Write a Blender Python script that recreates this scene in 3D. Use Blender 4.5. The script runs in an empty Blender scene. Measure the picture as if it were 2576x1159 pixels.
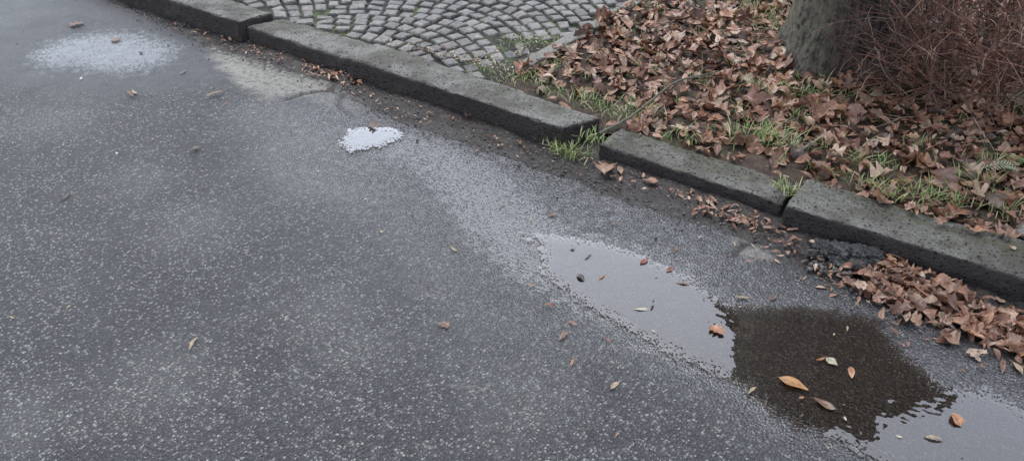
import bpy, bmesh, math, random
import numpy as np
from mathutils import Vector, Matrix, noise
random.seed(7); rng=np.random.default_rng(7)
C=bpy.context; D=bpy.data
R=math.radians
# ------------------------------------------------------------------ frame
# world: x runs along the kerb, y away from the road, z up (metres)
CAM_H=1.5; PITCH=R(35); HEAD=R(36)
def gp(x,y,z=0.0):
    """surveyed point of the real ground (height z) seen at photo point x,y"""
    f=2022.;u=(x-1288)/f;v=(y-579.5)/f
    t=(CAM_H-z)/(math.sin(PITCH)+v*math.cos(PITCH))
    X=u*t;Y=(math.cos(PITCH)-v*math.sin(PITCH))*t
    return (X*math.cos(HEAD)-Y*math.sin(HEAD), X*math.sin(HEAD)+Y*math.cos(HEAD))
def gl(pts,z=0.0): return np.array([gp(a,b,z) for a,b in pts])
# ------------------------------------------------------------------ helpers
def link(o): C.scene.collection.objects.link(o); return o
def mesh_obj(name,verts,faces,mat=None,smooth=False,attrs=None,cols=None):
    me=D.meshes.new(name)
    verts=np.asarray(verts,dtype=np.float32)
    if isinstance(faces,np.ndarray):
        nf,k=faces.shape
        me.vertices.add(len(verts)); me.vertices.foreach_set('co',verts.ravel())
        me.loops.add(nf*k); me.loops.foreach_set('vertex_index',faces.astype(np.int32).ravel())
        me.polygons.add(nf)
        me.polygons.foreach_set('loop_start',np.arange(0,nf*k,k,dtype=np.int32))
        me.polygons.foreach_set('loop_total',np.full(nf,k,dtype=np.int32))
        me.update(calc_edges=True)
    else:
        me.from_pydata([tuple(map(float,v)) for v in verts],[],faces); me.update()
    me.polygons.foreach_set('use_smooth',[smooth]*len(me.polygons))
    if attrs:
        for k_,a in attrs.items():
            at=me.attributes.new(k_,'FLOAT','POINT'); at.data.foreach_set('value',np.asarray(a,dtype=np.float32))
    if cols is not None:
        at=me.attributes.new('tint','FLOAT_COLOR','POINT')
        c=np.ones((len(verts),4),dtype=np.float32); c[:,:3]=cols; at.data.foreach_set('color',c.ravel())
    if mat: me.materials.append(mat)
    o=D.objects.new(name,me); return link(o)
def grid(x0,x1,y0,y1,step):
    nx=int(round((x1-x0)/step))+1; ny=int(round((y1-y0)/step))+1
    xs=np.linspace(x0,x1,nx); ys=np.linspace(y0,y1,ny)
    X,Y=np.meshgrid(xs,ys,indexing='ij')
    idx=np.arange(nx*ny).reshape(nx,ny)
    F=np.stack([idx[:-1,:-1].ravel(),idx[1:,:-1].ravel(),idx[1:,1:].ravel(),idx[:-1,1:].ravel()],1)
    return X.ravel(),Y.ravel(),F
def fnoise(X,Y,sc,oct=3,seed=0.):
    return np.array([noise.fractal(Vector((x*sc+seed,y*sc-seed,seed)),0.6,2.1,oct) for x,y in zip(X,Y)])
def polydist(X,Y,P,closed=False):
    P=np.asarray(P); n=len(P); d=np.full(X.shape,1e9)
    for i in range(n if closed else n-1):
        a=P[i];b=P[(i+1)%n]; ab=b-a; L=max(ab@ab,1e-12)
        t=np.clip(((X-a[0])*ab[0]+(Y-a[1])*ab[1])/L,0,1)
        d=np.minimum(d,np.hypot(X-a[0]-t*ab[0],Y-a[1]-t*ab[1]))
    return d
def inside(X,Y,P):
    P=np.asarray(P); r=np.zeros(X.shape,bool); n=len(P)
    for i in range(n):
        a=P[i];b=P[(i+1)%n]
        if a[1]==b[1]: continue
        c=((a[1]>Y)!=(b[1]>Y))&(X<(b[0]-a[0])*(Y-a[1])/(b[1]-a[1])+a[0]); r^=c
    return r
def sdist(X,Y,P):
    d=polydist(X,Y,P,True); return np.where(inside(X,Y,P),d,-d)
def sst(x,a,b):
    t=np.clip((x-a)/(b-a),0,1); return t*t*(3-2*t)
# node helper
class NT:
    def __init__(s,name):
        s.m=D.materials.new(name); s.m.use_nodes=True; s.t=s.m.node_tree; s.t.nodes.clear()
        s.out=s.t.nodes.new('ShaderNodeOutputMaterial')
    def n(s,typ,ins=None,**kw):
        nd=s.t.nodes.new('ShaderNode'+typ)
        for k,v in kw.items(): setattr(nd,k,v)
        if ins:
            for k,v in ins.items(): s.set(nd.inputs[k],v)
        return nd
    def set(s,sock,v):
        if isinstance(v,bpy.types.NodeSocket): s.t.links.new(v,sock)
        elif isinstance(v,bpy.types.Node): s.t.links.new(v.outputs[0],sock)
        else: sock.default_value=v
    def math(s,op,a,b=0.0,c=None,clamp=False):
        nd=s.n('Math',operation=op,use_clamp=clamp); s.set(nd.inputs[0],a); s.set(nd.inputs[1],b)
        if c is not None: s.set(nd.inputs[2],c)
        return nd.outputs[0]
    def ss(s,x,a,b,lo=0.,hi=1.):
        nd=s.n('MapRange',interpolation_type='SMOOTHSTEP')
        for i,v in enumerate((x,a,b,lo,hi)): s.set(nd.inputs[i],v)
        return nd.outputs[0]
    def mix(s,f,a,b,bt='MIX'):
        nd=s.n('Mix',data_type='RGBA',blend_type=bt); s.set(nd.inputs[0],f); s.set(nd.inputs[6],a); s.set(nd.inputs[7],b); return nd.outputs[2]
    def attr(s,name,out='Fac'): return s.n('Attribute',attribute_name=name).outputs[out]
    def co(s): return s.n('TexCoord').outputs['Object']
    def noise(s,sc,det=4,rough=.55,co=None,out=0,dist=0.):
        return s.n('TexNoise',{'Vector':co if co is not None else s.co(),'Scale':sc,'Detail':det,'Roughness':rough,'Distortion':dist}).outputs[out]
    def done(s,bsdf,): s.t.links.new(bsdf.outputs[0],s.out.inputs[0]); return s.m
def c4(r,g,b): return (r,g,b,1)
AGG=118.
def stones(T,co,scale):
    """aggregate pattern shared by the asphalt and the water standing on it -> (dist, random, random)"""
    wob=T.n('TexNoise',{'Vector':co,'Scale':scale*1.2,'Detail':1.0})
    off=T.n('VectorMath',operation='MULTIPLY_ADD'); T.set(off.inputs[0],wob.outputs['Color']); off.inputs[1].default_value=(.007,.007,.0); T.set(off.inputs[2],co)
    v=T.n('TexVoronoi',{'Vector':off.outputs[0],'Scale':scale},voronoi_dimensions='2D')
    sep=T.n('SeparateColor',{0:v.outputs['Color']})
    return v.outputs['Distance'],sep.outputs[0],sep.outputs[1]

def mat_asphalt():
    T=NT('wet_asphalt'); co=T.co()
    wet=T.attr('wet'); pale=T.attr('pale'); smo=T.attr('smooth'); dry=T.attr('dry'); film=T.attr('film')
    d,r1,r2=stones(T,co,AGG)
    d2,q1,q2=stones(T,co,AGG*2.1)
    size=T.math('MULTIPLY_ADD',r2,.40,.13)
    m1=T.ss(T.math('SUBTRACT',d,size),-.10,.05,1,0)
    big=T.noise(2.2,4)
    thr=T.math('SUBTRACT',T.ss(big,.35,.65,.60,.40),T.math('MULTIPLY',dry,.22))
    thr=T.math('ADD',thr,T.math('MULTIPLY',smo,.34))
    show=T.ss(T.math('SUBTRACT',r1,thr),0.,.25)
    m1=T.math('MULTIPLY',m1,show)
    m2=T.math('MULTIPLY',T.ss(d2,.25,.45,1,0),T.ss(T.math('ADD',q1,T.math('MULTIPLY',smo,.1)),.40,.8))
    fine=T.noise(380.,2)
    base=T.mix(fine,c4(.018,.018,.020),c4(.068,.068,.072))
    base=T.mix(T.ss(T.noise(5.,5),.4,.7,0,.7),base,c4(.058,.058,.061))
    base=T.mix(T.math('MULTIPLY',dry,.5),base,c4(.12,.12,.117))
    base=T.mix(T.math('MULTIPLY',smo,.8),base,T.mix(fine,c4(.035,.038,.043),c4(.075,.079,.087)))
    c=T.mix(T.math('MULTIPLY',m2,.6),base,c4(.15,.15,.148))
    stc=T.mix(T.math('POWER',q2,1.8),c4(.15,.15,.146),c4(.46,.46,.42))
    c=T.mix(T.math('MULTIPLY',m1,T.ss(smo,0,1,.95,.3)),c,stc)
    pn=T.mix(T.noise(160.,3),c4(.16,.157,.145),c4(.50,.485,.43))
    c=T.mix(T.math('MULTIPLY',pale,T.ss(T.noise(45.,4),.34,.54,.5,1.)),c,pn)
    c=T.mix(T.math('MULTIPLY',wet,.5),c,c4(.02,.021,.024))
    dirt=T.attr('dirt')
    c=T.mix(T.math('MULTIPLY',dirt,T.ss(T.noise(60.,4),.35,.6)),c,c4(.035,.03,.027))
    h=T.math('ADD',T.math('MULTIPLY',T.ss(d,.05,.6,1,0),T.ss(smo,0,1,1.,.25)),T.math('MULTIPLY',T.ss(d2,0.,.6,.35,0),T.ss(smo,0,1,1.,.4)))
    h=T.math('ADD',h,T.math('MULTIPLY',T.noise(60.,4),.7))
    bs=T.ss(wet,0,1,.9,.6)
    b=T.n('Bump',{'Strength':bs,'Distance':.0035,'Height':h})
    ro=T.math('ADD',T.ss(wet,0,1,.42,.13),T.math('MULTIPLY',T.noise(8.,4),T.ss(wet,0,1,.22,.12)))
    ro=T.math('ADD',ro,T.math('MULTIPLY',pale,.25))
    # standing film of water between the stones
    fm=T.math('SUBTRACT',T.math('ADD',film,T.math('MULTIPLY',T.math('SUBTRACT',T.noise(26.,4),.5),.8)),T.math('MULTIPLY',T.ss(d,.15,.6,1,0),T.math('MULTIPLY',T.ss(r1,.2,.7),T.ss(smo,0,1,.8,.5))))
    fm=T.ss(fm,.02,.4,0,.9)
    cb=T.n('Bump',{'Strength':.22,'Distance':.003,'Height':h})
    p=T.n('BsdfPrincipled',{'Base Color':c,'Roughness':ro,'Normal':b.outputs[0],'IOR':1.5,'Specular IOR Level':T.math('SUBTRACT',T.ss(wet,0,1,.40,.80),T.math('MULTIPLY',pale,.2)),
        'Coat Weight':fm,'Coat Roughness':.06,'Coat IOR':1.68,'Coat Normal':cb.outputs[0]})
    return T.done(p)

def mat_puddle():
    T=NT('puddle_water'); co=T.co()
    dep=T.attr('depth')
    d,r1,r2=stones(T,co,AGG)
    dome=T.math('MULTIPLY',T.ss(d,.1,.6,1,0),T.ss(r1,.15,.85))
    v=T.math('ADD',dep,T.math('MULTIPLY',T.math('SUBTRACT',T.noise(30.,5,.65),.5),.085))
    v=T.math('ADD',v,T.math('MULTIPLY',T.math('SUBTRACT',T.noise(9.,3),.5),.05))
    v=T.math('SUBTRACT',v,T.math('MULTIPLY',dome,.042))
    a=T.ss(v,-.002,.005)
    rip=T.n('Bump',{'Strength':.08,'Distance':.01,'Height':T.math('ADD',T.noise(16.,2),T.math('MULTIPLY',T.ss(v,0.,.014),.35))})
    fr=T.n('Fresnel',{'IOR':1.33,'Normal':rip.outputs[0]})
    g=T.n('BsdfGlossy',{'Color':c4(1,1,1),'Roughness':.012,'Normal':rip.outputs[0]})
    tr=T.n('BsdfTransparent',{'Color':c4(.74,.68,.62)})
    tr0=T.n('BsdfTransparent',{'Color':c4(1,1,1)})
    w=T.n('MixShader',{0:T.math('MULTIPLY',fr.outputs[0],5.4,clamp=True),1:tr.outputs[0],2:g.outputs[0]})
    f=T.n('MixShader',{0:a,1:tr0.outputs[0],2:w.outputs[0]})
    return T.done(f)

def mat_kerb():
    T=NT('weathered_basalt_lava'); co=T.co()
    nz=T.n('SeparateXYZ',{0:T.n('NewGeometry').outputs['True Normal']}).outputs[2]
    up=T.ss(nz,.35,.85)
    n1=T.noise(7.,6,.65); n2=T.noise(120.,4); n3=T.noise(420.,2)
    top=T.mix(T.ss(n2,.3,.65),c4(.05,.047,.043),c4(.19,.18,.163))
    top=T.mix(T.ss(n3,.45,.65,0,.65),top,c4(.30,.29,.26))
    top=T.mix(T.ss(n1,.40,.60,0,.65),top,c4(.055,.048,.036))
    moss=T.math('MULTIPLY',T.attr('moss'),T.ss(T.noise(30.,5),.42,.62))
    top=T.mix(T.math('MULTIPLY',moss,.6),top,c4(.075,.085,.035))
    side=T.mix(n2,c4(.016,.013,.013),c4(.055,.047,.044))  # side faces darker: damp grime, plus weaker skylight put into the colour
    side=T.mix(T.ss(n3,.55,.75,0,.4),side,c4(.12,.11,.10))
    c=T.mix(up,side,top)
    v=T.n('TexVoronoi',{'Vector':co,'Scale':75.}); rv=T.n('SeparateColor',{0:v.outputs['Color']}).outputs[0]
    v2=T.n('TexVoronoi',{'Vector':co,'Scale':24.}); rv2=T.n('SeparateColor',{0:v2.outputs['Color']}).outputs[0]
    pit=T.math('MULTIPLY',T.ss(v.outputs['Distance'],.15,.36,1,0),T.ss(rv,.5,.6))
    pit=T.math('MAXIMUM',pit,T.math('MULTIPLY',T.ss(v2.outputs['Distance'],.08,.2,1,0),T.ss(rv2,.6,.7)))
    c=T.mix(T.math('MULTIPLY',pit,.85),c,c4(.01,.01,.01))
    h=T.math('SUBTRACT',T.math('ADD',T.math('MULTIPLY',n2,.9),T.math('MULTIPLY',n3,.35)),T.math('MULTIPLY',pit,1.2))
    h=T.math('ADD',h,T.math('MULTIPLY',T.noise(30.,3),1.2))
    b=T.n('Bump',{'Strength':.9,'Distance':.007,'Height':h})
    p=T.n('BsdfPrincipled',{'Base Color':c,'Roughness':T.ss(n1,.3,.7,.45,.7),'Normal':b.outputs[0],'Specular IOR Level':.4})
    return T.done(p)

def mat_tinted(name,rough=.5,ns=60.,amt=.5,bump=.3,bd=.002,spec=.5,trans=0.):
    T=NT(name); col=T.attr('tint','Color')
    n=T.noise(ns,4)
    c=T.mix(T.ss(n,.3,.7,0,amt),col,c4(.0,.0,.0))
    n2=T.noise(ns*.3,3); c=T.mix(T.ss(n2,.45,.75,0,amt*.5),c,T.mix(.6,c,c4(.6,.55,.45)))
    b=T.n('Bump',{'Strength':bump,'Distance':bd,'Height':n})
    p=T.n('BsdfPrincipled',{'Base Color':c,'Roughness':rough,'Normal':b.outputs[0],'Specular IOR Level':spec})
    return T.done(p)

def mat_soil(name,a,b_,green=0.,sc=40.,rough=.6):
    T=NT(name); n=T.noise(sc,6,.65); n2=T.noise(3.,4)
    c=T.mix(T.ss(n,.3,.7),c4(*a),c4(*b_))
    if green>0: c=T.mix(T.math('MULTIPLY',T.ss(n2,.45,.62),T.ss(T.noise(22.,5),.4,.6,0,green)),c,c4(.07,.12,.03))
    b=T.n('Bump',{'Strength':.8,'Distance':.01,'Height':n})
    p=T.n('BsdfPrincipled',{'Base Color':c,'Roughness':rough,'Normal':b.outputs[0]})
    return T.done(p)

def mat_bark():
    T=NT('bark'); co=T.co()
    mp=T.n('Mapping',{'Vector':co,'Scale':(1,1,.25)})
    n=T.noise(42.,6,.7,co=mp.outputs[0],dist=.4); n2=T.noise(7.,4)
    c=T.mix(T.ss(n,.38,.64),c4(.016,.013,.012),c4(.15,.12,.10))
    lich=T.math('MULTIPLY',T.attr('lichen'),T.ss(T.noise(34.,6,.65),.42,.58))
    c=T.mix(T.math('MULTIPLY',lich,.7),c,T.mix(n2,c4(.14,.15,.08),c4(.30,.29,.22)))
    b=T.n('Bump',{'Strength':1.,'Distance':.03,'Height':n})
    p=T.n('BsdfPrincipled',{'Base Color':c,'Roughness':.7,'Normal':b.outputs[0]})
    return T.done(p)

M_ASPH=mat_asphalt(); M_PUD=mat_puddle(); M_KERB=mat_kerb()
M_LEAF=mat_tinted('wet_dead_leaf',.4,90.,.45,.5,.002)
M_GRASS=mat_tinted('grass_blade',.45,40.,.25,.1)
M_TWIG=mat_tinted('twig_bark',.6,80.,.3,.2)
M_SETT=mat_tinted('basalt_sett',.42,60.,.65,.8,.006,.5)
M_STONE=mat_tinted('rubble',.6,150.,.5,.9,.004)
M_GUT=mat_soil('gutter_mud',(.009,.008,.008),(.055,.044,.040),.05,70.,.34)
M_JOINT=mat_soil('joint_soil',(.008,.007,.006),(.04,.034,.026),.9,60.,.8)
M_LIT=mat_soil('litter_soil',(.015,.010,.008),(.09,.05,.03),.3,50.,.7)
M_LAWN=mat_soil('lawn',(.03,.035,.015),(.07,.09,.03),.6,30.,.8)
M_BARK=mat_bark()
# ------------------------------------------------------------------ base terrain
SW=.062   # pavement level
o=mesh_obj('ground',[(-150,-150,-.12),(150,-150,-.12),(150,150,-.12),(-150,150,-.12)],[(0,1,2,3)],M_LAWN)
# ------------------------------------------------------------------ road
edge=np.array([(-9,2.2),(-4.6,2.24)]+[tuple(p) for p in gl([(330,20),(530,115),(700,165),(830,200),(940,270),(1000,300),(1300,400),(1500,470),(1700,540),(1930,610),(2090,700),(2200,740),(2450,850),(2576,890)])]+[(.6,2.06),(2,2.08),(9,2.1)])
PUD=gl([(1360,590),(1500,610),(1620,648),(1740,705),(1830,768),(2000,772),(2200,800),(2260,870),(2380,975),(2480,985),(2576,1030),(2700,1120),(2500,1320),(2200,1159),(2120,1110),(1950,1050),(1870,965),(1700,892),(1550,802),(1440,740),(1370,680)])
SP=gl([(862,360),(880,335),(930,325),(990,330),(1003,345),(975,360),(930,370),(890,378)])
BAND=gl([(950,350),(1080,385),(1180,450),(1270,560),(1400,650)])
TL=gl([(200,128),(260,122),(330,140)])
PALE=gl([(530,120),(620,140),(830,200),(850,222),(780,238),(680,243),(610,215),(560,170)])
PALE2=gl([(850,205),(940,268),(880,275),(800,250)])
PALE3=gl([(1830,592),(1900,605),(1960,650),(1870,640)])
SMOOTH=gl([(-700,150),(0,215),(200,235),(420,225),(560,200),(540,110),(330,20),(200,-60),(-300,-120)])
DRY=[(gp(350,460),.16),(gp(480,570),.2),(gp(820,780),.2),(gp(900,860),.15),(gp(120,300),.25),(gp(60,1050),.15),(gp(650,280),.2),(gp(400,950),.2),(gp(1300,1000),.2)]
def water_depth(X,Y):
    d=np.clip(sdist(X,Y,PUD)+.012,-.2,.075)
    d=np.maximum(d,np.clip(sdist(X,Y,SP)+.020,-.2,.06))
    b=polydist(X,Y,BAND); t=np.clip((X-BAND[0,0])/(BAND[-1,0]-BAND[0,0]),0,1)
    d=np.maximum(d,-.030+.030*t**1.5-b*.22)
    return d
X,Y,F=grid(-6.2,1.6,-.6,2.36,.015)
n1=fnoise(X,Y,1.3,3,3.); n2=fnoise(X,Y,14.,3,9.)
ey=np.interp(X,edge[:,0],edge[:,1])+n2*.016+fnoise(X,Y,4.,2,17.)*.012
wd=water_depth(X,Y); bd=polydist(X,Y,BAND)
wet=sst(wd,-.22,.0)*.9+sst(bd,.5,.0)*.45+.35*sst(ey-Y,.9,.1)*sst(X,-3.2,-2.)
wet=np.clip(wet+ .25*sst(X,-3.,-5.)+n1*.15,0,1)
tb=np.clip((X-BAND[0,0])/(BAND[-1,0]-BAND[0,0]),0,1)
pd_=sdist(X,Y,PUD)
film=np.maximum(sst(pd_,-.13,.0)*.36,sst(bd,.26,.0)*(.34+.40*tb))
film=np.where(pd_>.02,film*.3,film)
film=np.maximum(film,.62*sst(polydist(X,Y,TL),.34,.0))
film=np.maximum(film,.18*sst(ey-Y,.8,.15)*sst(X,-3.2,-1.8))
pale=np.maximum(sst(sdist(X,Y,PALE)+n2*.03,-.05,.03),np.maximum(.6*sst(sdist(X,Y,PALE2)+n2*.02,-.04,.02),.9*sst(sdist(X,Y,PALE3)+n2*.02,-.03,.015)))
film*=1-np.clip(pale,0,1)
smo=sst(sdist(X,Y,SMOOTH)+n2*.06,-.22,.16)
dry=np.zeros_like(X)
for (c_,r_) in DRY: dry=np.maximum(dry,sst(np.hypot(X-c_[0],Y-c_[1])+n2*.05,r_*1.3,0))
over=Y-ey
Z=n1*.006+n2*.0012
flat_=sst(wd,-.1,-.02)
Z=Z*(1-flat_)-.003*flat_
Z-= .03*sst(over,-.004,.018)+ .004*sst(over,-.12,0)
dirt=sst(over+n2*.03,-.10,.0)*.8
CR=[gl([(720,250),(760,235),(830,225),(870,240),(940,262)]),gl([(830,225),(850,205),(880,200)]),gl([(860,238),(850,262),(890,290)]),gl([(1850,640),(1870,615),(1900,600)])]
for q in CR:
    dd=polydist(X,Y,q)+np.abs(n2)*.006; Z-=.014*sst(dd,.018,.0); dirt=np.maximum(dirt,1.2*sst(dd,.024,.004)); pale*=1-.9*sst(dd,.024,.0)
mesh_obj('road',np.stack([X,Y,Z],1),F,M_ASPH,True,{'wet':wet,'pale':pale,'smooth':smo,'dry':dry,'dirt':np.clip(dirt,0,1),'film':film})
# the rest of the carriageway, same asphalt, one shallow sheet below
Xo,Yo,Fo=grid(-60,60,-6.,2.2,.8)
mesh_obj('road_far',np.stack([Xo,Yo,np.full_like(Xo,-.022)],1),Fo,M_ASPH,True,{'wet':np.full_like(Xo,.2),'smooth':np.zeros_like(Xo)})
# gutter
X,Y,F=grid(-6.4,1.8,1.95,2.5,.012)
g1=fnoise(X,Y,9.,4,30.)
mesh_obj('gutter',np.stack([X,Y,-.012+g1*.008+.008*sst(Y,2.2,2.32)],1),F,M_GUT,True)
# ------------------------------------------------------------------ puddles
def puddle(name,x0,x1,y0,y1):
    X,Y,F=grid(x0,x1,y0,y1,.008)
    d=water_depth(X,Y); keep=(d[F]>-.05).any(1); F=F[keep]
    u,inv=np.unique(F,return_inverse=True); F=inv.reshape(F.shape)
    mesh_obj(name,np.stack([X[u],Y[u],np.full(len(u),.0022)],1),F,M_PUD,True,{'depth':d[u]})
puddle('puddle',-1.6,.55,1.1,2.05)
puddle('puddle',-2.4,-1.608,1.5,2.1)
# ------------------------------------------------------------------ kerb
def rounded_block(corners,z0,z1,r=.016,step=.016,amp=.003,seed=0):
    """corners: 4 ground points (front-left, front-right, back-right, back-left)"""
    A,B,Cc,Dd=[Vector((p[0],p[1],0)) for p in corners]
    L=((B-A).length+(Cc-Dd).length)/2; W=((Dd-A).length+(Cc-B).length)/2; H=z1-z0
    bm=bmesh.new(); bmesh.ops.create_cube(bm,size=1)
    for v in bm.verts: v.co=Vector(((v.co.x+.5)*L,(v.co.y+.5)*W,(v.co.z+.5)*H))
    for ax,len_ in ((0,L),(1,W),(2,H)):
        cuts=[r*.3,r*.7,r,len_-r,len_-r*.7,len_-r*.3]; k=int((len_-2*r)/step)
        cuts+= [r+(len_-2*r)*i/(k+1) for i in range(1,k+1)]
        for c_ in cuts:
            no=[0,0,0]; no[ax]=1; co=[0,0,0]; co[ax]=c_
            bmesh.ops.bisect_plane(bm,geom=bm.verts[:]+bm.edges[:]+bm.faces[:],dist=1e-5,plane_co=co,plane_no=no)
    for v in bm.verts:
        rr=r*(1+.5*noise.noise(v.co*7+Vector((seed,0,0))))
        q=Vector((min(max(v.co.x,rr),L-rr),min(max(v.co.y,rr),W-rr),min(max(v.co.z,rr),H-rr)))
        d=v.co-q
        if d.length>1e-7: p=q+d.normalized()*rr
        else: p=v.co
        dn=d.normalized() if d.length>1e-7 else Vector((0,0,1))
        p=p+dn*(amp*noise.fractal(p*14+Vector((seed*3,1,0)),.6,2,4)+amp*2.0*noise.noise(p*3.1+Vector((seed,5,2))))
        fx=p.x/L; fy=p.y/W
        w=(A*(1-fx)+B*fx)*(1-fy)+(Dd*(1-fx)+Cc*fx)*fy
        v.co=Vector((w.x,w.y,z0+p.z))
    return bm
def kerb_stone(corners,z1,seed,moss=0.3,tilt=0.0):
    bm=rounded_block(corners,-.16,z1,r=.014,seed=seed,amp=.0055)
    me=D.meshes.new('kerb_stone'); bm.to_mesh(me); bm.free()
    n=len(me.vertices); co=np.zeros(n*3,dtype=np.float32); me.vertices.foreach_get('co',co); co=co.reshape(-1,3)
    cx=co[:,0].mean(); co[:,2]+= tilt*(co[:,0]-cx); me.vertices.foreach_set('co',co.ravel())
    mv=np.clip(moss+.5*(co[:,1]-co[:,1].mean())/.1,0,1)
    at=me.attributes.new('moss','FLOAT','POINT'); at.data.foreach_set('value',mv)
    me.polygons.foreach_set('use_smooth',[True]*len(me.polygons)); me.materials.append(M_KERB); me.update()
    link(D.objects.new('kerb_stone',me))
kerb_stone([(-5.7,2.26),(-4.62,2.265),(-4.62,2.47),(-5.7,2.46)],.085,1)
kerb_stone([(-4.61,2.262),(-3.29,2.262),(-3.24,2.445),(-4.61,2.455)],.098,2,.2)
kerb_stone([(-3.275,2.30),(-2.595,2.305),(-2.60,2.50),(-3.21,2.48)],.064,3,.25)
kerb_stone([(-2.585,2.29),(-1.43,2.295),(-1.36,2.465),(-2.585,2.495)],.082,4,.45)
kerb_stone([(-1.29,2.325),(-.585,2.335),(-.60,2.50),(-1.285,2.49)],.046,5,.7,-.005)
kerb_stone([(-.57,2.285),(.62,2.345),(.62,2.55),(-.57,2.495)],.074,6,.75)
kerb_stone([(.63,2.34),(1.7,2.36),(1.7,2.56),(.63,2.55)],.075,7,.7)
# ------------------------------------------------------------------ pavement of setts
PX=-1.92
X,Y,F=grid(-9,PX+.02,2.42,9.,.04)
mesh_obj('pavement_bed',np.stack([X,Y,SW-.010+fnoise(X,Y,6,2,5)*.006],1),F,M_JOINT,True)
V=[];FF=[];CO=[]
Wd=1.15; sag=.27; row=.088; x_c0=-2.55
def in_pave(x,y):
    if x>PX-.02 or x<-8.2 or y>8.5: return False
    return y>2.50
bare=[(gp(1335,128,SW),.24,.13),(gp(1300,195,SW),.30,.09)]
for col in range(-6,3):
    cx=x_c0+col*Wd
    for r_ in range(-6,75):
        y0=2.3+r_*row
        nst=15; off=random.random()
        for k in range(-1,nst+1):
            u0=max((k+off)/nst-.5,-.5); u1=min((k+1+off)/nst-.5,.5)
            if u1-u0<.35/nst: continue
            um=(u0+u1)/2
            x=cx+um*Wd; y=y0+sag*(1-4*um*um)
            if not in_pave(x,y): continue
            th=math.atan2(-8*sag*um,Wd)
            hl=(u1-u0)*Wd/math.cos(th)/2-.002; hw=row*math.cos(th)/2-.002
            if hl<.012: continue
            bad=False
            for (bc,bx,by) in bare:
                q=((x-bc[0])/bx)**2+((y-bc[1])/by)**2
                if q<.6+random.random()*.6: bad=True
            z=SW+.004+random.uniform(-.005,.005)+.006*noise.noise(Vector((x*2,y*2,0)))
            if bad:
                if random.random()<.72: continue
                z-=.010
            a=th+random.gauss(0,.07); hl*=random.uniform(.88,1.03); hw*=random.uniform(.88,1.03)
            ca,sa=math.cos(a),math.sin(a)
            b0=len(V); tx,ty=random.gauss(0,.06),random.gauss(0,.06)
            cj=[(sx*hl*random.uniform(.84,1.03),sy*hw*random.uniform(.84,1.03)) for sx,sy in ((-1,-1),(1,-1),(1,1),(-1,1))]
            t=random.uniform(.6,1.25); cc=np.array((.168*t,.155*t*random.uniform(.97,1.02),.142*t))
            for s_,dz in ((1,-.045),(1,-.014),(.94,-.005),(.80,.0),(.4,.0015)):
                for (px,py) in cj:
                    lx,ly=px*s_,py*s_
                    V.append((x+lx*ca-ly*sa,y+lx*sa+ly*ca,z+dz+tx*lx+ty*ly)); CO.append(cc)
            for L_ in range(4):
                for i in range(4):
                    j=(i+1)%4; FF.append((b0+L_*4+i,b0+L_*4+j,b0+L_*4+4+j,b0+L_*4+4+i))
            FF.append((b0+16,b0+17,b0+18,b0+19))
mesh_obj('sett_pavement',V,np.array(FF),M_SETT,False,None,np.array(CO))
# edging strip of the pavement
def edging(y0,y1,seed):
    bm=rounded_block([(PX,y0),(PX+.066,y0),(PX+.066,y1),(PX,y1)],-.1,SW+.026,r=.008,step=.02,amp=.0015,seed=seed)
    me=D.meshes.new('edging_stone'); bm.to_mesh(me); bm.free()
    me.polygons.foreach_set('use_smooth',[True]*len(me.polygons)); me.materials.append(M_EDGE)
    return link(D.objects.new('edging_stone',me))
T=NT('pale_concrete'); n_=T.noise(150.,4)
c=T.mix(T.ss(n_,.3,.7),c4(.10,.095,.085),c4(.29,.28,.25)); c=T.mix(T.ss(T.noise(14.,4),.45,.65,0,.6),c,c4(.075,.08,.05))
M_EDGE=T.done(T.n('BsdfPrincipled',{'Base Color':c,'Roughness':.7,'Normal':T.n('Bump',{'Strength':.6,'Distance':.004,'Height':n_}).outputs[0]}))
edging(2.70,3.55,1); edging(3.556,4.5,2); edging(4.506,5.5,3); edging(5.506,8.5,4)
# ------------------------------------------------------------------ planted verge soil
def soil_h(X,Y): return SW-.012+.02*sst(Y,2.6,3.6)
X,Y,F=grid(PX+.03,9,2.44,9.,.035)
mesh_obj('verge_soil',np.stack([X,Y,soil_h(X,Y)-.02*(1-sst(Y,2.47,2.56))+fnoise(X,Y,5,3,8)*.012],1),F,M_LIT,True)
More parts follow.
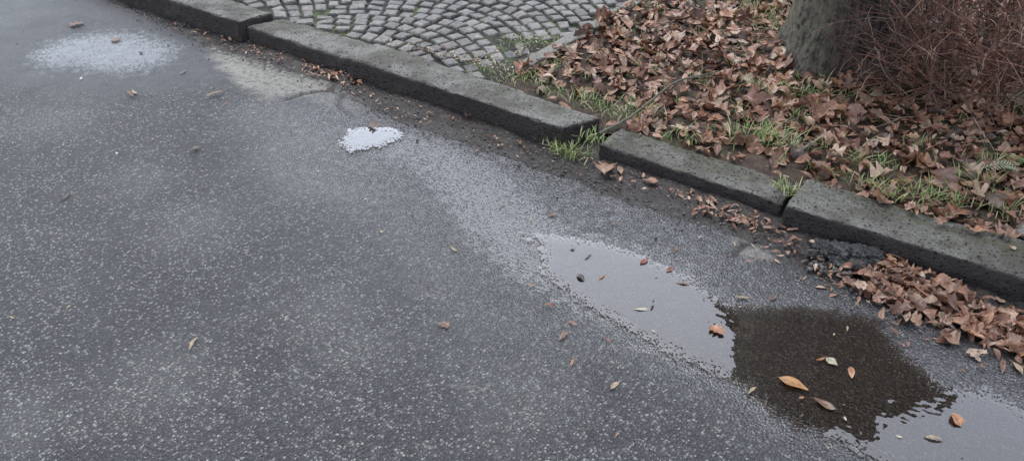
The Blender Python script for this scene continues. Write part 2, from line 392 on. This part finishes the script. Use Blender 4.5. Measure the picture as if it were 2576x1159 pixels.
# ------------------------------------------------------------------ leaves
class Bag:
    def __init__(s): s.v=[];s.f=[];s.c=[];s.n=0
    def add(s,v,f,c):
        s.v.append(v); s.f.append(f+s.n); s.c.append(np.tile(c,(len(v),1)) if np.ndim(c)==1 else c); s.n+=len(v)
    def obj(s,name,mat,smooth=True):
        return mesh_obj(name,np.concatenate(s.v),np.concatenate(s.f),mat,smooth,None,np.concatenate(s.c))
def strip_faces(ns,nc):
    idx=np.arange(ns*nc).reshape(ns,nc)
    return np.stack([idx[:-1,:-1].ravel(),idx[1:,:-1].ravel(),idx[1:,1:].ravel(),idx[:-1,1:].ravel()],1)
def leaf_geo(kind,length,curl=1.):
    if kind=='oval': ns=8; xs=np.linspace(0,1,ns); w=.19*np.sin(np.pi*xs**.85)+.004
    elif kind=='narrow': ns=7; xs=np.linspace(0,1,ns); w=.10*np.sin(np.pi*xs)+.004
    elif kind=='broad': ns=9; xs=np.linspace(0,1,ns); w=.33*np.sin(np.pi*xs**.75)**.9+.004; w*=rng.uniform(.8,1.12,ns)
    else: # lobed oak / maple leaf
        ns=15; xs=np.linspace(0,1,ns); w=(.10+.30*np.sin(np.pi*xs**.8))*(.45+.55*np.abs(np.cos(np.pi*3.5*xs))); w[0]=.006; w[1]=.02; w[-1]=.03
    cols=np.array([-1,-.55,0,.55,1.])
    x=np.repeat(xs,5).reshape(ns,5); y=w[:,None]*cols[None,:]*(1+rng.normal(0,.05,(ns,5)))
    x=x+ (np.abs(cols)*.06)[None,:]
    k1=rng.normal(.0,1.3)*curl; k2=rng.uniform(-.5,2.6)*curl; fold=rng.uniform(-.1,.6)*curl; tw=rng.normal(0,.9)*curl
    z=fold*np.abs(y)+k2*y*y+rng.normal(0,.012*curl,(ns,5))+ .03*curl*np.sin(x*9+rng.uniform(0,6))*cols[None,:]
    a=tw*(x-.5); y,z=y*np.cos(a)-z*np.sin(a), y*np.sin(a)+z*np.cos(a)
    if abs(k1)<.05: k1=.05
    th=k1*(x-.5); X2=np.sin(th)/k1; Z2=(1-np.cos(th))/k1
    P=np.stack([X2-z*np.sin(th),y,Z2+z*np.cos(th)],-1).reshape(-1,3)*length
    return P,strip_faces(ns,5)
def rotm(yaw,tx,ty):
    return np.array(Matrix.Rotation(yaw,3,'Z')@Matrix.Rotation(tx,3,'X')@Matrix.Rotation(ty,3,'Y'))
PAL=[((.40,.20,.125),4),((.30,.14,.085),4),((.19,.085,.055),2.5),((.47,.275,.18),3.5),((.58,.41,.29),2.4),((.09,.05,.035),1.4),((.36,.165,.095),2),((.46,.23,.12),1.2)]
PW=np.array([p[1] for p in PAL]); PW=PW/PW.sum()
def leafcol(bright=1.): 
    c=np.array(PAL[rng.choice(len(PAL),p=PW)][0]); return c*rng.uniform(.75,1.2)*bright
def put_leaf(bag,kind,length,x,y,z,tilt=.3,curl=1.,col=None,yaw=None):
    P,Fc=leaf_geo(kind,length,curl)
    Rm=rotm(rng.uniform(0,6.28) if yaw is None else yaw,rng.normal(0,tilt),rng.normal(0,tilt))
    P=P@Rm.T; P=P-np.array([0,0,P[:,2].min() if tilt<.2 else P[:,2].mean()])+np.array([x,y,z])
    c=leafcol() if col is None else np.array(col)
    cc=np.tile(c,(len(P),1)); cc[2::5]*=.72; cc*=rng.uniform(.85,1.12,(len(P),1))
    bag.add(P,Fc,cc)
tree_c=(-.815,3.60)
B=Bag()
def kindpick():
    return rng.choice(['oval','broad','lobed','narrow'],p=[.38,.24,.16,.22])
N=0
while N<11500:
    x=rng.uniform(PX+.03,1.5); y=2.48+rng.random()**.9*3.0
    if (x-tree_c[0])**2+(y-tree_c[1])**2<.19**2: continue
    thin=.95
    dg=min([np.hypot(x-a,y-b) for a,b in ((-1.5,2.66),(-1.42,2.60),(-.28,2.72),(-1.35,4.0))])
    if dg<.07: thin=.35
    if y<2.54: thin=.5
    if x<-1.3 and y<2.62: thin=.2
    if rng.random()>thin: continue
    k=kindpick(); L={'oval':.060,'broad':.056,'lobed':.088,'narrow':.060}[k]*rng.uniform(.45,1.4)
    z=soil_h(np.array(x),np.array(y))+rng.uniform(.0,.034)*min(1,(y-2.44)/.25)
    put_leaf(B,k,L,x,y,float(z)+.004,.34,.9)
    N+=1
for i in range(70): # a few on the kerb tops
    x=rng.uniform(-1.2,.4); put_leaf(B,kindpick(),rng.uniform(.015,.05),x,2.51-abs(rng.normal(0,.025)),.08 if x>-.57 else .052,.15,.8)
B.obj('fallen_leaves',M_LEAF)
# leaves in the gutter
B=Bag()
def gutter_leaves(cnt,pts,wid,tilt=.35,pile=.02,lmin=.02,lmax=.07,br=1.):
    P=gl(pts)
    for i in range(cnt):
        t=rng.uniform(0,len(P)-1); i0=int(min(t,len(P)-2)); q=P[i0]*(1-t+i0)+P[i0+1]*(t-i0)
        x=q[0]+rng.normal(0,.03); y=q[1]+rng.normal(0,wid)
        if y>2.30 : continue
        put_leaf(B,kindpick() if lmax>.05 else rng.choice(['oval','narrow']),rng.uniform(lmin,lmax),x,y,rng.uniform(0,pile)-.002,tilt,.9,leafcol(br))
gutter_leaves(780,[(2200,700),(2280,732),(2400,780),(2576,850),(2760,930)],.056,.34,.024,.018,.066)
gutter_leaves(60,[(1960,590),(2050,665),(2130,710)],.03,.25,.010,.012,.045)
gutter_leaves(110,[(1740,495),(1850,545),(1960,575)],.035,.2,.006,.008,.05)
gutter_leaves(50,[(1480,405),(1600,445),(1740,490)],.05,.15,.005,.01,.035)
gutter_leaves(80,[(780,165),(840,182),(910,205)],.035,.2,.006,.012,.05,1.2)
gutter_leaves(120,[(600,120),(700,150),(900,230),(1100,300)],.05,.2,.004,.008,.030,1.25)
gutter_leaves(80,[(1100,290),(1300,350),(1500,420)],.05,.15,.003,.006,.025,1.2)
gutter_leaves(45,[(360,20),(480,60),(600,110)],.05,.2,.004,.01,.04)
gutter_leaves(50,[(1850,600),(2100,730),(2450,880)],.05,.12,.003,.008,.035)
B.obj('gutter_leaves',M_LEAF)
# single leaves on the carriageway (x,y,kind,len,colour)
OR=(.42,.17,.07);BR=(.22,.12,.07);TN=(.45,.33,.20);PL=(.55,.50,.35);DK=(.06,.04,.035);WH=(.6,.6,.52);RD=(.30,.08,.04)
ROAD=[(190,65,'lobed',.09,BR),(290,103,'lobed',.06,BR),(330,240,'narrow',.08,BR),(340,236,'narrow',.07,TN),(380,240,'narrow',.04,BR),(545,240,'narrow',.10,BR),(205,200,'oval',.03,WH),(460,185,'narrow',.06,BR),(355,135,'oval',.035,DK),(490,380,'narrow',.07,DK),(495,376,'narrow',.05,BR),(295,388,'oval',.025,WH),(165,499,'narrow',.07,DK),(570,262,'narrow',.04,BR),(940,322,'lobed',.055,BR),(1140,628,'narrow',.045,TN),(1120,820,'lobed',.04,BR),(485,868,'narrow',.055,TN),(492,855,'oval',.02,PL),(1440,912,'narrow',.035,OR),(1545,972,'oval',.04,TN),(1418,845,'oval',.045,BR),(1085,730,'narrow',.03,BR),(1380,772,'narrow',.045,RD),(1440,815,'narrow',.04,RD),(1340,720,'oval',.03,BR),(1460,700,'oval',.04,DK),(1513,700,'narrow',.035,OR),(1620,660,'oval',.045,RD),(1685,680,'oval',.04,RD),(1610,780,'narrow',.05,PL),(1640,775,'narrow',.03,DK),(1800,832,'lobed',.055,OR),(1870,750,'narrow',.05,TN),(1390,542,'oval',.04,BR),(1480,648,'narrow',.04,DK),(1540,565,'oval',.02,BR),(1640,458,'broad',.055,(.34,.17,.10)),(1525,432,'lobed',.10,(.42,.25,.16)),(1560,430,'oval',.06,(.42,.25,.16)),(1990,967,'oval',.085,(.55,.28,.11)),(2090,910,'broad',.04,PL),(2065,905,'narrow',.04,OR),(2140,937,'oval',.05,(.50,.24,.12)),(2075,1020,'oval',.065,BR),(2015,1003,'oval',.02,OR),(2405,1060,'broad',.045,(.5,.24,.12)),(2350,1105,'narrow',.05,TN),(2250,840,'narrow',.05,BR),(2130,830,'narrow',.03,TN),(1700,628,'narrow',.05,BR),(960,585,'oval',.02,TN),(760,487,'narrow',.02,PL),(1530,860,'narrow',.03,RD),(1200,380,'oval',.03,BR),(1480,1083,'oval',.018,DK),(1550,1095,'narrow',.03,BR),(1890,985,'narrow',.04,TN),(2520,925,'narrow',.07,BR),(2560,930,'oval',.05,TN),(520,430,'narrow',.02,TN),(385,352,'oval',.02,TN),(370,905,'narrow',.015,DK),(1720,715,'narrow',.05,BR),(1600,545,'narrow',.03,BR),(1335,553,'narrow',.03,TN),(1260,517,'narrow',.04,BR),(1215,520,'oval',.02,BR),(1530,530,'oval',.025,BR),(110,145,'oval',.02,TN),(165,145,'narrow',.03,DK),(265,210,'narrow',.04,DK),(1760,600,'narrow',.03,TN),(1945,750,'oval',.035,BR)]
YAW={(1990,967):.05,(2140,937):-1.2,(1800,832):-.2,(1610,780):.6}
B=Bag()
for (x,y,k,L,c) in ROAD:
    q=gp(x,y); put_leaf(B,k,L*.92,q[0],q[1],.0035,.06,.45,c,YAW.get((x,y)))
for i in range(220):   # crumbs and seeds
    x=rng.uniform(-4.8,.3); y=rng.uniform(.3,2.1)
    put_leaf(B,rng.choice(['narrow','oval']),rng.uniform(.005,.018),x,y,.0035,.1,.5,[TN,BR,DK,PL][rng.integers(4)])
B.obj('scattered_leaves',M_LEAF)
B=Bag()
for i in range(170):
    t=rng.random(); x=-2.5+t*.65+rng.normal(0,.05); y=2.52+t*.10+abs(rng.normal(0,.06))
    put_leaf(B,rng.choice(['narrow','oval','narrow']),rng.uniform(.010,.032),x,y,SW+.008,.15,.7,[TN,BR,PL,leafcol()][rng.integers(4)])
for i in range(80):
    q=gp(rng.uniform(1240,1430),rng.uniform(90,165),SW); put_leaf(B,'narrow',rng.uniform(.012,.04),q[0],q[1],SW+.004,.2,.8,[TN,BR,PL][rng.integers(3)])
for i in range(60):
    x=rng.uniform(-6,-2);y=rng.uniform(2.5,5); put_leaf(B,'narrow',rng.uniform(.01,.03),x,y,SW+.008,.1,.5,[TN,BR,PL][rng.integers(3)])
B.obj('pavement_leaves',M_LEAF)
# ------------------------------------------------------------------ grass
B=Bag()
def blade(x,y,z,L,lean,col):
    ns=5; t=np.linspace(0,1,ns); a=rng.uniform(0,6.28); d=np.array([math.cos(a),math.sin(a)])
    out=lean*L*t**1.8; up=L*(t-.35*lean*t*t)
    w=.0019*(1-t**1.5)+.0003; s=np.array([-d[1],d[0]])
    c=np.stack([x+d[0]*out,y+d[1]*out,z+up],1)
    l=c.copy(); l[:,:2]-=s*w[:,None]; r=c.copy(); r[:,:2]+=s*w[:,None]
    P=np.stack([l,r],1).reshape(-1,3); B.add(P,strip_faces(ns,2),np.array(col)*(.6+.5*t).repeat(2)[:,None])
def tuft(px,py,cnt,rad,L,z=SW,fade=1.):
    q=gp(px,py,z)
    for i in range(int(cnt*.85)):
        g_=rng.uniform(.7,1.3); col=(.25*g_,.36*g_,.10*g_) if rng.random()<.62 else (.50*g_,.48*g_,.27*g_)
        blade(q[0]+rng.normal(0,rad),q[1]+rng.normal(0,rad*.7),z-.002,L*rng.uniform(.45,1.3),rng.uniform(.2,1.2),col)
TF=[(1910,50,190,.09,.08),(1940,95,120,.06,.07),(1870,25,90,.07,.07),(1770,100,60,.05,.06),(1890,225,60,.04,.06),(1990,245,70,.04,.07),(2040,235,40,.03,.06),(2090,255,40,.04,.05),(1750,210,40,.04,.05),(1480,258,90,.06,.045),(1545,290,90,.06,.045),(1620,285,60,.04,.05),(1400,235,60,.05,.03),(1920,350,130,.05,.07),(1985,372,70,.04,.06),(1850,345,50,.04,.05),(1720,350,50,.05,.04),(1490,352,60,.03,.04),(2180,412,60,.04,.05),(2210,478,70,.05,.04),(2320,485,110,.05,.05),(2390,505,80,.04,.05),(2450,470,80,.05,.07),(2250,490,60,.05,.04),(1975,480,70,.02,.045),(2010,300,30,.03,.06),(2560,290,80,.04,.10),(2500,420,60,.05,.07),(1330,112,160,.08,.024),(1400,108,110,.05,.024),(1260,190,110,.07,.020),(1320,200,100,.05,.024),(1390,158,70,.04,.026),(1640,30,60,.05,.05),(2140,240,30,.03,.05),(2110,380,30,.05,.04),(1230,175,40,.05,.02),(2560,545,50,.05,.04),(2050,210,30,.03,.07),(2350,540,30,.04,.03)]
for t_ in TF: tuft(*t_)
for (px,py,n_,r_,l_) in [(1410,378,80,.03,.045),(1445,385,70,.03,.045),(1430,395,30,.03,.03)]: tuft(px,py,n_,r_,l_,.0)
tuft(2155,600,14,.006,.03,0.)
for i in range(420):
    x=rng.uniform(PX+.05,1.2); y=rng.uniform(2.52,4.6); g_=rng.uniform(.6,1.2)
    for k in range(rng.integers(2,6)): blade(x+rng.normal(0,.012),y+rng.normal(0,.012),SW+.01,rng.uniform(.02,.055),rng.uniform(.3,1.3),(.26*g_,.37*g_,.12*g_))
for i in range(400):
    x=rng.uniform(-5.5,-1.95); y=2.5+rng.random()**1.6*2.2
    if rng.random()>.4: continue
    for k in range(6): blade(x+rng.normal(0,.008),y+rng.normal(0,.008),SW-.004,rng.uniform(.008,.02),1.,(.17,.27,.07))
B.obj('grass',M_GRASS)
# ------------------------------------------------------------------ tubes
def tube(bag,pts,r0,r1,col,ns=4):
    pts=np.asarray(pts); n=len(pts); t=np.linspace(0,1,n)
    d=np.gradient(pts,axis=0); d/=np.linalg.norm(d,axis=1)[:,None]+1e-9
    ref=np.array([0,0,1.]) if abs(d[0,2])<.8 else np.array([1.,0,0])
    a=np.cross(d,ref); a/=np.linalg.norm(a,axis=1)[:,None]+1e-9; b=np.cross(d,a)
    r=(r0+(r1-r0)*t)[:,None]
    rings=[pts+(a*math.cos(q)+b*math.sin(q))*r for q in np.arange(ns)*2*math.pi/ns]
    P=np.stack(rings,1).reshape(-1,3)
    idx=np.arange(n*ns).reshape(n,ns); nx=np.roll(idx,-1,1)
    Fc=np.stack([idx[:-1].ravel(),nx[:-1].ravel(),nx[1:].ravel(),idx[1:].ravel()],1)
    bag.add(P,Fc,np.array(col))
def walk(p,d,L,n,wob,grav=0.):
    pts=[np.array(p,float)]; d=np.array(d,float); d/=np.linalg.norm(d)
    for i in range(n):
        d=d+rng.normal(0,wob,3)+np.array([0,0,grav]); d/=np.linalg.norm(d); pts.append(pts[-1]+d*L/n)
    return np.array(pts)
# ------------------------------------------------------------------ bush
B=Bag()
TW=[(.26,.12,.09),(.20,.10,.08),(.34,.165,.12),(.09,.055,.045),(.48,.35,.27),(.12,.07,.055)]
def tw(): return np.array(TW[rng.integers(len(TW))])*rng.uniform(.6,1.25)
def bush(cx,cy,rx,ry,nst,H):
    for i in range(nst):
        a=rng.uniform(0,6.28); rr=math.sqrt(rng.random())
        x=cx+rx*rr*math.cos(a); y=cy+ry*rr*math.sin(a)
        out=rng.uniform(.1,.9); d=(math.cos(a)*out+rng.normal(0,.2),math.sin(a)*out+rng.normal(0,.2),1.)
        L=H*rng.uniform(.6,1.1); c=tw()
        P=walk((x,y,SW),d,L,9,.10,-.03); tube(B,P,.0052*rng.uniform(.6,1.3),.0014,c)
        for k in range(rng.integers(5,9)):
            j=rng.integers(1,9); dd=P[j]-P[j-1]; dd=dd/np.linalg.norm(dd)+rng.normal(0,.6,3)
            Q=walk(P[j],dd,L*rng.uniform(.2,.5),6,.15,-.02); tube(B,Q,.0024,.0010,c,3)
            for m in range(rng.integers(2,5)):
                j2=rng.integers(1,6); d3=Q[j2]-Q[j2-1]; d3=d3/np.linalg.norm(d3)+rng.normal(0,.6,3)
                tube(B,walk(Q[j2],d3,rng.uniform(.05,.16),4,.16),.0013,.0008,tw(),3)
bush(-.22,3.62,.34,.22,75,.75)
bush(.40,3.75,.42,.32,85,.85)
bush(-.35,4.25,.5,.35,60,.8)
bush(1.1,4.0,.45,.4,50,.9)
bush(.35,3.42,.35,.12,40,.4)
for i in range(110):
    P=walk((-.42+rng.normal(0,.14),3.36+rng.normal(0,.08),SW+rng.uniform(.0,.35)),(-.8+rng.normal(0,.4),-.35+rng.normal(0,.3),.5+rng.normal(0,.4)),rng.uniform(.15,.45),7,.13,-.02)
    c=tw(); tube(B,P,.0024,.0010,c,3)
    for m in range(4):
        j2=rng.integers(1,7); tube(B,walk(P[j2],P[j2]-P[j2-1]+rng.normal(0,.02,3),rng.uniform(.04,.14),4,.16),.0012,.0007,c,3)
B.obj('bush',M_TWIG)
B=Bag()
for i in range(240):
    x=rng.uniform(-.6,1.3); y=rng.uniform(3.3,4.4); z=SW+abs(rng.normal(0,.08))+.02
    put_leaf(B,kindpick(),rng.uniform(.03,.07),x,y,z,.7,1.2)
B.obj('leaves_in_bush',M_LEAF)
# ------------------------------------------------------------------ fallen branch, fern frond, rubble
B=Bag()
A=gp(1500,362,SW);E=gp(1800,195,SW)
t=np.linspace(0,1,16); P=np.stack([A[0]+(E[0]-A[0])*t+.02*np.sin(t*7),A[1]+(E[1]-A[1])*t+.018*np.sin(t*11+1),SW+.035+.03*np.sin(t*3.1)],1)
tube(B,P,.006,.003,(.10,.10,.065),6)
for j,s_ in ((4,1),(8,-1),(11,1),(13,-1)):
    tube(B,walk(P[j],P[j+1]-P[j]+np.array([.03*s_,-.02*s_,.02]),.14,5,.12),.003,.001,(.09,.08,.05),4)
B.obj('fallen_branch',M_TWIG)
B=Bag()
q=gp(2490,465,SW); 
def frond(x,y,z,L,ang,col):
    d=np.array([math.cos(ang),math.sin(ang),.15]); P=np.array([[x,y,z]])+np.linspace(0,1,12)[:,None]*d*L; P[:,2]+=.02*np.sin(np.linspace(0,3.1,12))
    tube(B,P,.0012,.0006,col,3)
    for i in range(1,12):
        for s_ in (-1,1):
            l=L*.32*math.sin(math.pi*(i/12.5)**.6)+.004; dd=np.array([math.cos(ang+s_*1.15),math.sin(ang+s_*1.15),.0])
            nrm=np.array([-dd[1],dd[0],0])*.0030; a=P[i]; v=np.array([a-nrm,a+dd*l*.6-nrm,a+dd*l,a+dd*l*.6+nrm*.6])
            B.add(v,np.array([[0,1,2,3]]),np.array(col))
frond(q[0]-.04,q[1],SW+.05,.10,.3,(.34,.42,.27)); frond(q[0]+.02,q[1]+.03,SW+.05,.10,1.2,(.14,.26,.08))
B.obj('fern',M_GRASS)
def rock(bag,x,y,z,s,col,flat=.6,sub=2,rg=.10):
    bm=bmesh.new(); bmesh.ops.create_icosphere(bm,subdivisions=sub,radius=1)
    sd=rng.uniform(0,99); sx=rng.uniform(.7,1.3)
    V_=np.array([list(v.co*(1+.35*noise.noise(v.co*1.4+Vector((sd,0,0)))+.16*noise.noise(v.co*5+Vector((sd,0,0)))+rg*noise.noise(v.co*11+Vector((sd,0,0))))) for v in bm.verts])
    F_=np.array([[v.index for v in f.verts] for f in bm.faces]); bm.free()
    V_*=np.array([s*sx,s,s*flat]); a=rng.uniform(0,6.28); ca,sa=math.cos(a),math.sin(a)
    V_=np.stack([V_[:,0]*ca-V_[:,1]*sa+x,V_[:,0]*sa+V_[:,1]*ca+y,V_[:,2]+z],1)
    bag.add(V_,F_,np.array(col))
B=Bag()
for (px,py,s_) in [(2135,645,.052),(2185,645,.040),(2090,635,.036),(2150,672,.028),(2200,665,.024),(2110,660,.024),(2065,620,.022),(2040,640,.016)]:
    q=gp(px,py); rock(B,q[0],q[1],.006,s_,(.045,.045,.047),.55,5,.30)
for i in range(90):
    q=gp(rng.uniform(2030,2220),rng.uniform(610,690)); g_=rng.uniform(.04,.12); rock(B,q[0],q[1],.004,rng.uniform(.004,.010),(g_,g_,g_),.7,2,.2)
B.obj('asphalt_rubble',M_STONE,False)
B=Bag()
for i in range(1800):
    x=rng.uniform(-5,.6); ye=np.interp(x,edge[:,0],edge[:,1]); y=ye+rng.normal(.05,.06)
    if y>2.31: continue
    g_=rng.uniform(.02,.22); rock(B,x,y,-.008 if y>ye else .002,rng.uniform(.0015,.0055),(g_,g_*.97,g_*.93),.6,1)
for i in range(140):
    x=rng.uniform(-4.8,.3); y=rng.uniform(.4,2.1); g_=rng.choice([.02,.03,.3]); rock(B,x,y,.002,rng.uniform(.0012,.003),(g_,g_,g_),.7,1)
for (px,py) in [(1440,630),(1650,600),(355,133)]:
    q=gp(px,py); rock(B,q[0],q[1],.003,.006,(.03,.03,.032),.6,2)
B.obj('gravel',M_STONE)
B=Bag(); q=gp(2600,585,SW); rock(B,q[0],q[1],SW+.004,.055,(.2,.19,.18),.3,3); B.obj('field_stone',M_STONE)
# ------------------------------------------------------------------ tree
tree=link(D.objects.new('tree',None))
nr=72; hs=np.concatenate([np.linspace(-.05,.6,40),np.linspace(.62,5.2,90)])
Vt=[];Li=[]
for h_ in hs:
    for i in range(nr):
        a=i*2*math.pi/nr
        r=.228-.012*h_+.085*math.exp(-max(h_,0)/.13)*(.6+.5*math.cos(a*4+.9))
        r+=.016*noise.fractal(Vector((math.cos(a)*3.2,math.sin(a)*3.2,h_*1.1)),.6,2,4)+.012*noise.noise(Vector((math.cos(a)*9,math.sin(a)*9,h_*3)))
        x=tree_c[0]+.05*math.sin(h_*.5)+r*math.cos(a); y=tree_c[1]+.03*h_*.3+r*math.sin(a)
        Vt.append((x,y,h_+SW)); Li.append(max(0,min(1,-.10-1.15*math.cos(a-.5))))
idx=np.arange(len(hs)*nr).reshape(len(hs),nr); nx=np.roll(idx,-1,1)
Ft=np.stack([idx[:-1].ravel(),nx[:-1].ravel(),nx[1:].ravel(),idx[1:].ravel()],1)
tr=mesh_obj('trunk',Vt,Ft,M_BARK,True,{'lichen':Li}); tr.parent=tree
B=Bag()
def limb(p,d,L,r,lev):
    P=walk(p,d,L,9,.09,.015); tube(B,P,r,r*.45,(.10,.085,.07),7 if lev<2 else 4)
    if lev>=4: return
    for k in range(4 if lev<3 else 5):
        j=rng.integers(3,10); dd=P[min(j,9)]-P[j-1]; dd=dd/np.linalg.norm(dd)+rng.normal(0,.55,3)+np.array([0,0,.15])
        limb(P[min(j,9)],dd,L*rng.uniform(.5,.75),r*.45*(1.1 if j<7 else .95),lev+1)
top=np.array([tree_c[0]+.03,tree_c[1]+.05,5.1])
for k in range(5):
    a=k*1.26+.4; limb(top+np.array([0,0,rng.uniform(-.3,.1)]),(math.cos(a)*.8,math.sin(a)*.8,1.),2.4,.10,1)
cr=B.obj('crown_branches',M_TWIG); cr.parent=tree
# ------------------------------------------------------------------ house across the green (it is what the puddle mirrors)
house=link(D.objects.new('brick_house',None))
T=NT('dark_brick'); br=T.n('TexBrick',{'Vector':T.n('Mapping',{'Vector':T.co(),'Rotation':(R(90),0,0)}).outputs[0],'Color1':c4(.06,.035,.025),'Color2':c4(.045,.028,.02),'Mortar':c4(.08,.07,.06),'Scale':4.})
M_BRICK=T.done(T.n('BsdfPrincipled',{'Base Color':br.outputs[0],'Roughness':.85}))
def plain(name,col,ro=.6):
    T=NT(name); c=T.mix(T.noise(6.,4),c4(*[x*.8 for x in col]),c4(*col)); return T.done(T.n('BsdfPrincipled',{'Base Color':c,'Roughness':ro}))
M_TILE=plain('roof_tile',(.06,.035,.03)); M_WIN=plain('window_glass',(.03,.035,.04),.15); M_FR=plain('window_frame',(.12,.10,.09)); M_DOOR=plain('door_paint',(.08,.04,.02))
hx0,hx1,hy0,hy1,he,hr=-4.1,.30,13.6,20.,9.9,12.4; hm=(hx0+hx1)/2
w=mesh_obj('walls',[(hx0,hy0,0),(hx1,hy0,0),(hx1,hy1,0),(hx0,hy1,0),(hx0,hy0,he),(hx1,hy0,he),(hx1,hy1,he),(hx0,hy1,he),(hm,hy0,hr),(hm,hy1,hr)],
  [(0,1,5,8,4),(1,2,6,5),(2,3,7,9,6),(3,0,4,7)],M_BRICK); w.parent=house
def box(name,x0,x1,y0,y1,z0,z1,m,par):
    v=[(x,y,z) for x in (x0,x1) for y in (y0,y1) for z in (z0,z1)]
    o=mesh_obj(name,v,[(0,1,3,2),(4,6,7,5),(0,4,5,1),(2,3,7,6),(0,2,6,4),(1,5,7,3)],m); o.parent=par; return o
e=.25; zz=e*(hr-he)/(hx1-hm)
v=[]
for y in (hy0-.2,hy1+.2):
    v+=[(hx0-e,y,he-zz+.02),(hm,y,hr+.02),(hx1+e,y,he-zz+.02),(hx0-e,y,he-zz+.2),(hm,y,hr+.2),(hx1+e,y,he-zz+.2)]
rf=mesh_obj('roof',v,[(0,1,7,6),(1,2,8,7),(3,9,10,4),(4,10,11,5),(0,3,4,1),(1,4,5,2),(6,7,10,9),(7,8,11,10),(0,6,9,3),(2,5,11,8)],M_TILE); rf.parent=house
k=0
for fl in range(3):
    for wx in (-3.3,-1.9,-.5):
        z0=1.1+fl*3.0
        if fl==0 and wx==-1.9: box('door',wx-.5,wx+.5,hy0-.06,hy0+.02,.02,2.2,M_DOOR,house); continue
        box('window_frame_%d'%k,wx-.45,wx+.45,hy0-.04,hy0+.02,z0,z0+1.5,M_FR,house); box('window_%d'%k,wx-.38,wx+.38,hy0-.055,hy0+.02,z0+.07,z0+1.43,M_WIN,house); k+=1
box('chimney',-1.3,-.6,14.,14.8,9.5,12.4,M_BRICK,house)
# ------------------------------------------------------------------ light
W=D.worlds.new('World'); C.scene.world=W; W.use_nodes=True; nt=W.node_tree; bg=nt.nodes['Background']
sky=nt.nodes.new('ShaderNodeTexSky'); sky.sky_type='NISHITA'; sky.sun_disc=False
EL=65; AZ=-40
sky.sun_elevation=R(EL); sky.sun_rotation=R(AZ); sky.air_density=1.; sky.dust_density=1.; sky.ozone_density=1.5
hs_=nt.nodes.new('ShaderNodeHueSaturation'); hs_.inputs['Saturation'].default_value=.42; hs_.inputs['Value'].default_value=2.2
nt.links.new(sky.outputs[0],hs_.inputs['Color']); nt.links.new(hs_.outputs[0],bg.inputs[0]); bg.inputs[1].default_value=.15
sl=D.lights.new('sun','SUN'); sl.energy=1.5; sl.angle=R(25); sl.color=(1,.97,.93); so=link(D.objects.new('sun',sl))
dv=Vector((math.sin(R(AZ))*math.cos(R(EL)),math.cos(R(AZ))*math.cos(R(EL)),math.sin(R(EL))))
so.rotation_euler=dv.to_track_quat('Z','Y').to_euler(); so.location=dv*30
C.scene.view_settings.view_transform='Standard'; C.scene.view_settings.look='None'; C.scene.view_settings.exposure=0
# ------------------------------------------------------------------ camera
cam=D.cameras.new('camera'); cam.sensor_width=36; cam.lens=36*2022/2576; cam.clip_end=500; cam.clip_start=.05
co=link(D.objects.new('camera',cam)); co.location=(0,0,CAM_H); co.rotation_euler=(R(90)-PITCH,0,HEAD); C.scene.camera=co
